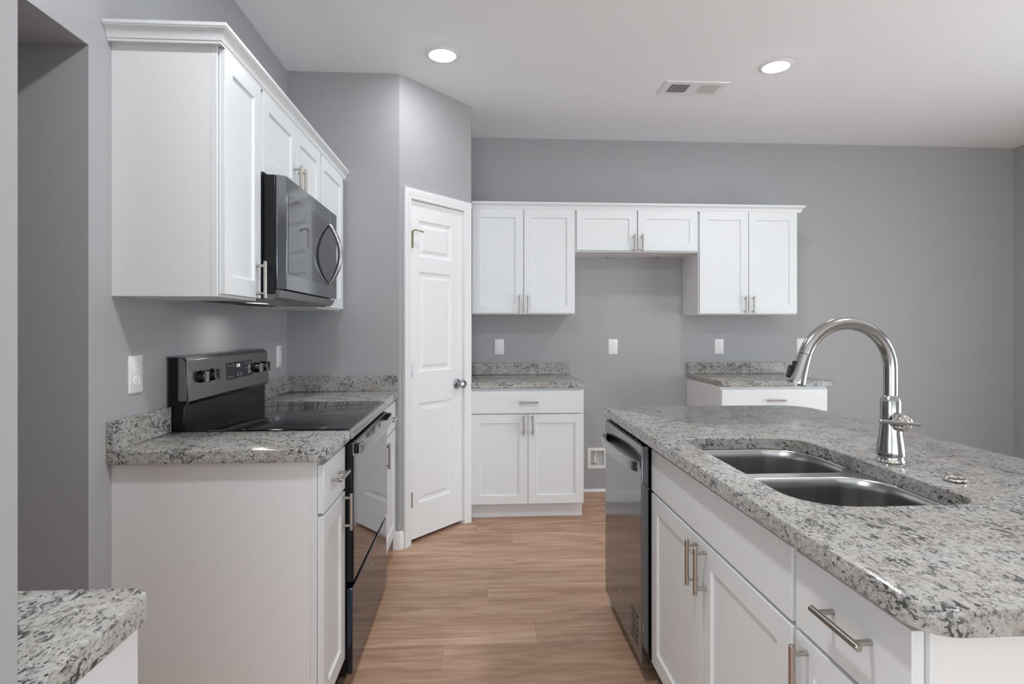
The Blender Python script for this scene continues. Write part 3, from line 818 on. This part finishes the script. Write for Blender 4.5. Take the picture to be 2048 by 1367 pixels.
# display
za, zb = 1.066, 1.134
bm = bmesh.new()
vs = [bm.verts.new(c) for c in ((0.305, on_panel(za) - 0.0008, za), (0.570, on_panel(za) - 0.0008, za), (0.570, on_panel(zb) - 0.0008, zb), (0.305, on_panel(zb) - 0.0008, zb))]
vs2 = [bm.verts.new(v.co + Vector((0, 0.001, 0))) for v in vs]
bm.faces.new(vs); bm.faces.new(vs2[::-1])
for k in range(4): bm.faces.new((vs[k], vs[(k + 1) % 4], vs2[(k + 1) % 4], vs2[k]))
ds = obj('display', bm, 'cooktop', bg)
text_mesh('display_digits', '5:18', 0.019, 'digits', ds, face_mat(0.420, on_panel(1.118) - 0.0012, 1.118, -lean))
for (x, z, wx) in ((0.325, 1.122, 0.006), (0.350, 1.122, 0.006), (0.374, 1.124, 0.008), (0.374, 1.117, 0.006), (0.500, 1.124, 0.010), (0.525, 1.124, 0.007), (0.548, 1.124, 0.007), (0.500, 1.103, 0.007), (0.525, 1.103, 0.009), (0.548, 1.103, 0.008), (0.525, 1.083, 0.009), (0.550, 1.083, 0.009), (0.325, 1.077, 0.013), (0.352, 1.077, 0.009), (0.415, 1.079, 0.012), (0.445, 1.079, 0.012), (0.415, 1.087, 0.007), (0.445, 1.087, 0.007)):
    y = on_panel(z) - 0.0012
    bobj('key_legend', [(x - wx / 2, x + wx / 2, y, y + 0.0006, z - 0.0018, z + 0.0018)], 'legend', ds)

# ------------------------------------------------------------------ microwave
MW = 0.752
mw = thing('microwave', 'over-the-range stainless microwave with a bowed handle under the short cabinet', 'microwave', (-0.684, 2.078, 1.376), H90)
bobj('body', [(0.0, MW, 0.032, 0.400, 0.022, 0.4455)], 'blackplastic', mw, 0.002)
bm = bmesh.new()
# underside pan that curves up towards the wall
pan = [(0.006, 0.034), (0.020, 0.010), (0.060, 0.0), (0.380, 0.004), (0.399, 0.0058), (0.399, 0.0215), (0.033, 0.0215), (0.030, 0.0365), (0.02, 0.0365)]
prism(bm, pan, 0.004, 0.290, 'x'); prism(bm, pan, 0.400, MW - 0.004, 'x')
prism(bm, [(0.006, 0.034), (0.020, 0.010), (0.060, 0.0), (0.195, 0.0017), (0.195, 0.0215), (0.033, 0.0215), (0.030, 0.0365), (0.02, 0.0365)], 0.290, 0.400, 'x')
prism(bm, [(0.250, 0.0024), (0.380, 0.004), (0.399, 0.0058), (0.399, 0.0215), (0.250, 0.0215)], 0.290, 0.400, 'x')
bmesh.ops.remove_doubles(bm, verts=bm.verts[:], dist=1e-5)
un = obj('underside', bm, 'rangesteel', mw)
for (a, b_) in ((0.06, 0.32), (0.43, 0.69)):
    bm = bmesh.new(); box(bm, a, b_, 0.265, 0.350, 0.0004, 0.004)
    fg = obj('grease_filter', bm, 'darkslot', un)
bobj('lamp_lens', [(0.296, 0.394, 0.199, 0.246, 0.0170, 0.0215)], 'hoodlamp', un)
bm = bmesh.new()
prism(bm, [(0.0, 0.030), (0.0, 0.026), (0.022, 0.0), (MW, 0.0), (MW, 0.030)], 0.039, 0.4450, 'z')
md_ = obj('door', bm, 'blacksteel', mw, 0.0012)
bobj('window', [(0.040, MW - 0.008, -0.0012, 0.0003, 0.096, 0.386)], 'mwglass', md_, 0.0005)
bobj('control_seam', [(0.6255, 0.6265, -0.0006, 0.001, 0.039, 0.096)], 'legend', md_)
bobj('control_seam', [(0.6255, 0.6265, -0.0006, 0.001, 0.386, 0.445)], 'legend', md_)
bm = bmesh.new()
hp = []
for k in range(25):
    t_ = k / 24
    hp.append((0.598 - 0.006 * math.sin(PI * t_), -0.004 - 0.052 * math.sin(PI * t_) ** 0.8, 0.100 + 0.272 * t_))
tube(bm, hp, [0.0085 + 0.003 * math.sin(PI * k / 24) for k in range(25)], 16)
obj('handle', bm, 'handlesteel', md_)
for r_ in range(7):
    for c_ in range(3):
        x = 0.655 + c_ * 0.028; z = 0.150 + r_ * 0.026
        bobj('key_legend', [(x - 0.005, x + 0.005, -0.0016, -0.0011, z - 0.0016, z + 0.0016)], 'dimlegend', md_)
bm = bmesh.new()
sw = [(0.352 + 0.016 * math.cos(a) * (0.5 + a / 12), -0.0006, 0.418 + 0.006 * math.sin(a)) for a in [k * 0.3 for k in range(20)]]
tube(bm, sw, 0.0009, 6)
obj('emblem', bm, 'legend', md_)

# ------------------------------------------------------------------ dishwasher
DW = 0.582
dw = thing('dishwasher', 'dark stainless dishwasher with a pocket handle built into the island', 'dishwasher', (0.583, 2.584, 0), -H90)
bobj('body', [(0.006, DW - 0.004, 0.034, 0.60, 0.090, 0.862)], 'blackmatte', dw, 0.002)
bobj('kick_plate', [(0.006, DW - 0.004, 0.085, 0.60, 0.0, 0.089)], 'blackmatte', dw)
bm = bmesh.new(); box(bm, 0.0, DW - 0.006, 0.0, 0.032, 0.078, 0.856)
dp = obj('door', bm, 'blacksteel', dw, 0.003, 3)
cs = bobj('control_strip', [(0.008, DW - 0.014, 0.004, 0.036, 0.8562, 0.8605)], 'blackplastic', dw, 0.001)
for k in range(9): bobj('button_legend', [(0.06 + k * 0.05, 0.075 + k * 0.05, 0.010, 0.015, 0.8605, 0.8611)], 'greymark', cs)
# flat dark sheet painting the shade of the pocket behind the handle
bm = bmesh.new()
lens = []
for k in range(25):
    a = PI * k / 24
    lens.append((DW / 2 - 0.003 - (DW / 2 - 0.018) * math.cos(a), 0.790 + 0.034 * math.sin(a)))
lens += [(DW - 0.02, 0.770), (0.014, 0.770)]
prism(bm, [(p[0], p[1]) for p in lens], -0.0008, 0.001, 'y')
obj('pocket_shade', bm, 'blackmatte', dp, smooth=False)
obj('handle', strap(0.012, DW - 0.018, 0.779, 0.0215, 0.034, 0.009, -0.004), 'handlesteel', dp)
for k in range(5):
    z = 0.122 + k * 0.024
    vs_ = bobj('vent_slot', [(0.445, 0.530, -0.0010, 0.001, z, z + 0.013)], 'darkslot', dp)
    bobj('slot_lip', [(0.445, 0.530, -0.0016, -0.0008, z + 0.010, z + 0.0135)], 'handlesteel', vs_)
bm = bmesh.new()
sw = [(0.270 + 0.012 * math.cos(a) * (0.4 + a / 9), -0.0006, 0.198 + 0.007 * math.sin(a)) for a in [k * 0.3 for k in range(20)]]
tube(bm, sw, 0.0010, 6)
obj('emblem', bm, 'legend', dp)

# ------------------------------------------------------------------ outlets
def outlet(label, loc, rz, style='duplex', group='white wall plates'):
    t = thing('wall_outlet', label, 'outlet', loc, rz, group)
    bm = bmesh.new()
    loft(bm, [[(p[0], y, p[1]) for p in rrect(-0.0365 + i, 0.0365 - i, -0.0595 + i, 0.0595 - i, 0.004)] for i, y in ((0, 0.0), (0.0, -0.003), (0.003, -0.0055))], True, True)
    obj('cover_plate', bm, 'plastic', t)
    if style == 'duplex':
        for z in (0.0195, -0.0195):
            bm = bmesh.new()
            ol = []
            for k in range(40):
                a = 2 * PI * k / 40
                ol.append((0.0170 * math.cos(a), max(-0.0140, min(0.0140, 0.0172 * math.sin(a)))))
            loft(bm, [[(p[0] * s, y, z + p[1] * s) for p in ol] for s, y in ((1.0, -0.005), (1.0, -0.0062), (0.94, -0.0072))], True, True)
            rc = obj('receptacle', bm, 'plastic', t)
            bm = bmesh.new()
            box(bm, -0.0075, -0.0058, -0.0076, -0.0070, z - 0.001, z + 0.0065); box(bm, 0.0052, 0.0072, -0.0076, -0.0070, z - 0.002, z + 0.0075)
            lathe(bm, [(0, 0.0070), (0.0024, 0.0070), (0.0024, 0.0076), (0, 0.0076)], 12, axis_mat((0, 0, z - 0.0075), (0, -1, 0)))
            obj('slots', bm, 'greymark', rc)
        bm = bmesh.new(); lathe(bm, [(0, 0.005), (0.0022, 0.0050), (0.0020, 0.0064), (0, 0.0066)], 12, axis_mat((0, 0, 0), (0, -1, 0)))
        obj('screw', bm, 'plastic', t)
    else:
        bobj('rocker', [(-0.017, 0.017, -0.0075, -0.005, -0.033, 0.033)], 'plastic', t, 0.001)
    return t
outlet('white duplex outlet on the back wall above the left back counter', (0.167, YB, 1.128), 0)
outlet('white duplex outlet on the back wall in the empty gap between the counters', (1.057, YB, 1.126), 0)
outlet('white duplex outlet on the back wall above the splash of the right counter', (1.906, YB, 1.128), 0)
outlet('white wall plate on the back wall half hidden by the faucet spout', (2.575, YB, 1.130), 0)
outlet('white duplex outlet on the left wall above the near counter', (XL, 1.885, 1.130), H90)
outlet('white wall plate on the left wall behind the far knobs of the range', (XL, 3.200, 1.120), H90, 'rocker')

# ------------------------------------------------------------------ refrigerator water outlet box
wb_ = thing('water_outlet_box', 'white recessed plumbing box low on the back wall between the base cabinet and dishwasher', 'plumbing box', (0.933, YB, 0.258), 0)
bm = bmesh.new()
x0, x1, z0, z1 = WBX[0] - 0.933, WBX[1] - 0.933, WBX[2] - 0.258, WBX[3] - 0.258
o4 = lambda i, y: [(x0 + i, y, z0 + i), (x1 - i, y, z0 + i), (x1 - i, y, z1 - i), (x0 + i, y, z1 - i)]
loft(bm, [o4(-0.021, -0.0002), o4(-0.021, -0.005), o4(0.001, -0.008), o4(0.002, 0.075)], False, True)
obj('frame', bm, 'plastic', wb_, 0.0015)
bm = bmesh.new()
rod(bm, (-0.010, 0.040, -0.045), (-0.010, 0.040, 0.020), 0.010, 16)
rod(bm, (-0.010, 0.048, 0.038), (-0.010, 0.010, 0.038), 0.011, 18)
rod(bm, (-0.036, 0.040, 0.018), (-0.036, 0.040, 0.050), 0.007, 14)
rod(bm, (-0.010, 0.035, 0.018), (-0.010, 0.035, 0.032), 0.007, 14)
vv = obj('valve', bm, 'plastic', wb_)
bm = bmesh.new(); rod(bm, (-0.010, 0.011, 0.038), (-0.010, 0.008, 0.038), 0.005, 14)
for x in (-0.040, -0.024, -0.006): rod(bm, (x, 0.045, -0.058), (x, 0.045, -0.048), 0.005, 10)
obj('valve_stem', bm, 'satin', vv)

# ------------------------------------------------------------------ ceiling lights and vent
def can_light(label, x, y, group, power):
    t = thing('recessed_light', label, 'ceiling light', (x, y, CZ), 0, group)
    bm = bmesh.new(); lathe(bm, [(0.090, 0.0), (0.0895, -0.003), (0.080, -0.0065), (0.0715, -0.0075), (0.0705, -0.004), (0.072, 0.0)], 48)
    obj('trim_ring', bm, 'trim', t)
    bm = bmesh.new(); lathe(bm, [(0.0712, -0.0045), (0.066, -0.0085), (0.045, -0.0115), (0.0, -0.013)], 40)
    obj('lens', bm, emissive('lamp_lens', power, (0.955, 0.975, 1.0)), t)
    return t
GC = 'round recessed lights in the ceiling'
can_light('round lit ceiling light above the aisle in front of the pantry door', -0.187, 3.087, GC, PW['can_aisle'])
can_light('round lit ceiling light right of the ceiling vent', 1.668, 3.110, GC, PW['can_right'])
can_light('round ceiling light over the aisle near the viewer, above the view', -0.20, 1.02, GC, PW['can_near_aisle'])
can_light('round ceiling light over the island near the viewer, above the view', 1.668, 1.15, GC, PW['can_near_right'])
can_light('round ceiling light behind the viewer over the open floor, the left one', 0.0, -1.6, GC, PW['can_back'])
can_light('round ceiling light behind the viewer over the open floor, the right one', 2.2, -1.6, GC, PW['can_back'])
vt = thing('ceiling_vent', 'white rectangular air vent in the ceiling with two louvred grids', 'vent', (1.120, 3.330, CZ), 0)
VW, VD = 0.385, 0.200
bm = bmesh.new()
o4 = lambda i, z, a=0, b=VW, c=0, d=VD: [(a + i, c + i, z), (b - i, c + i, z), (b - i, d - i, z), (a + i, d - i, z)]
grids = ((0.040, 0.165), (0.220, 0.345))
# plate as a flat frame with two openings
xs = [0, grids[0][0], grids[0][1], grids[1][0], grids[1][1], VW]
for i in range(5):
    a, b = xs[i], xs[i + 1]
    if i in (1, 3):
        box(bm, a, b, 0.0, 0.038, -0.006, -0.0005); box(bm, a, b, 0.162, VD, -0.006, -0.0005)
    else: box(bm, a, b, 0.0, VD, -0.006, -0.0005)
bmesh.ops.remove_doubles(bm, verts=bm.verts[:], dist=1e-5)
obj('plate', bm, 'trim', vt)
bobj('duct_backing', [(0.030, VW - 0.030, 0.030, VD - 0.030, -0.0009, -0.0003)], 'darkslot', vt)
for gi, (a, b) in enumerate(grids):
    n_ = 8
    for k in range(n_):
        x = a + (k + 0.5) * (b - a) / n_
        s = 0.0045 if gi == 0 else -0.0045
        bm = bmesh.new()
        prism(bm, [(x - s, -0.0062), (x - s + 0.0022, -0.0062), (x + s + 0.0022, -0.0012), (x + s, -0.0012)], 0.038, 0.162, 'y')
        obj('louver', bm, 'trim', vt, smooth=False)
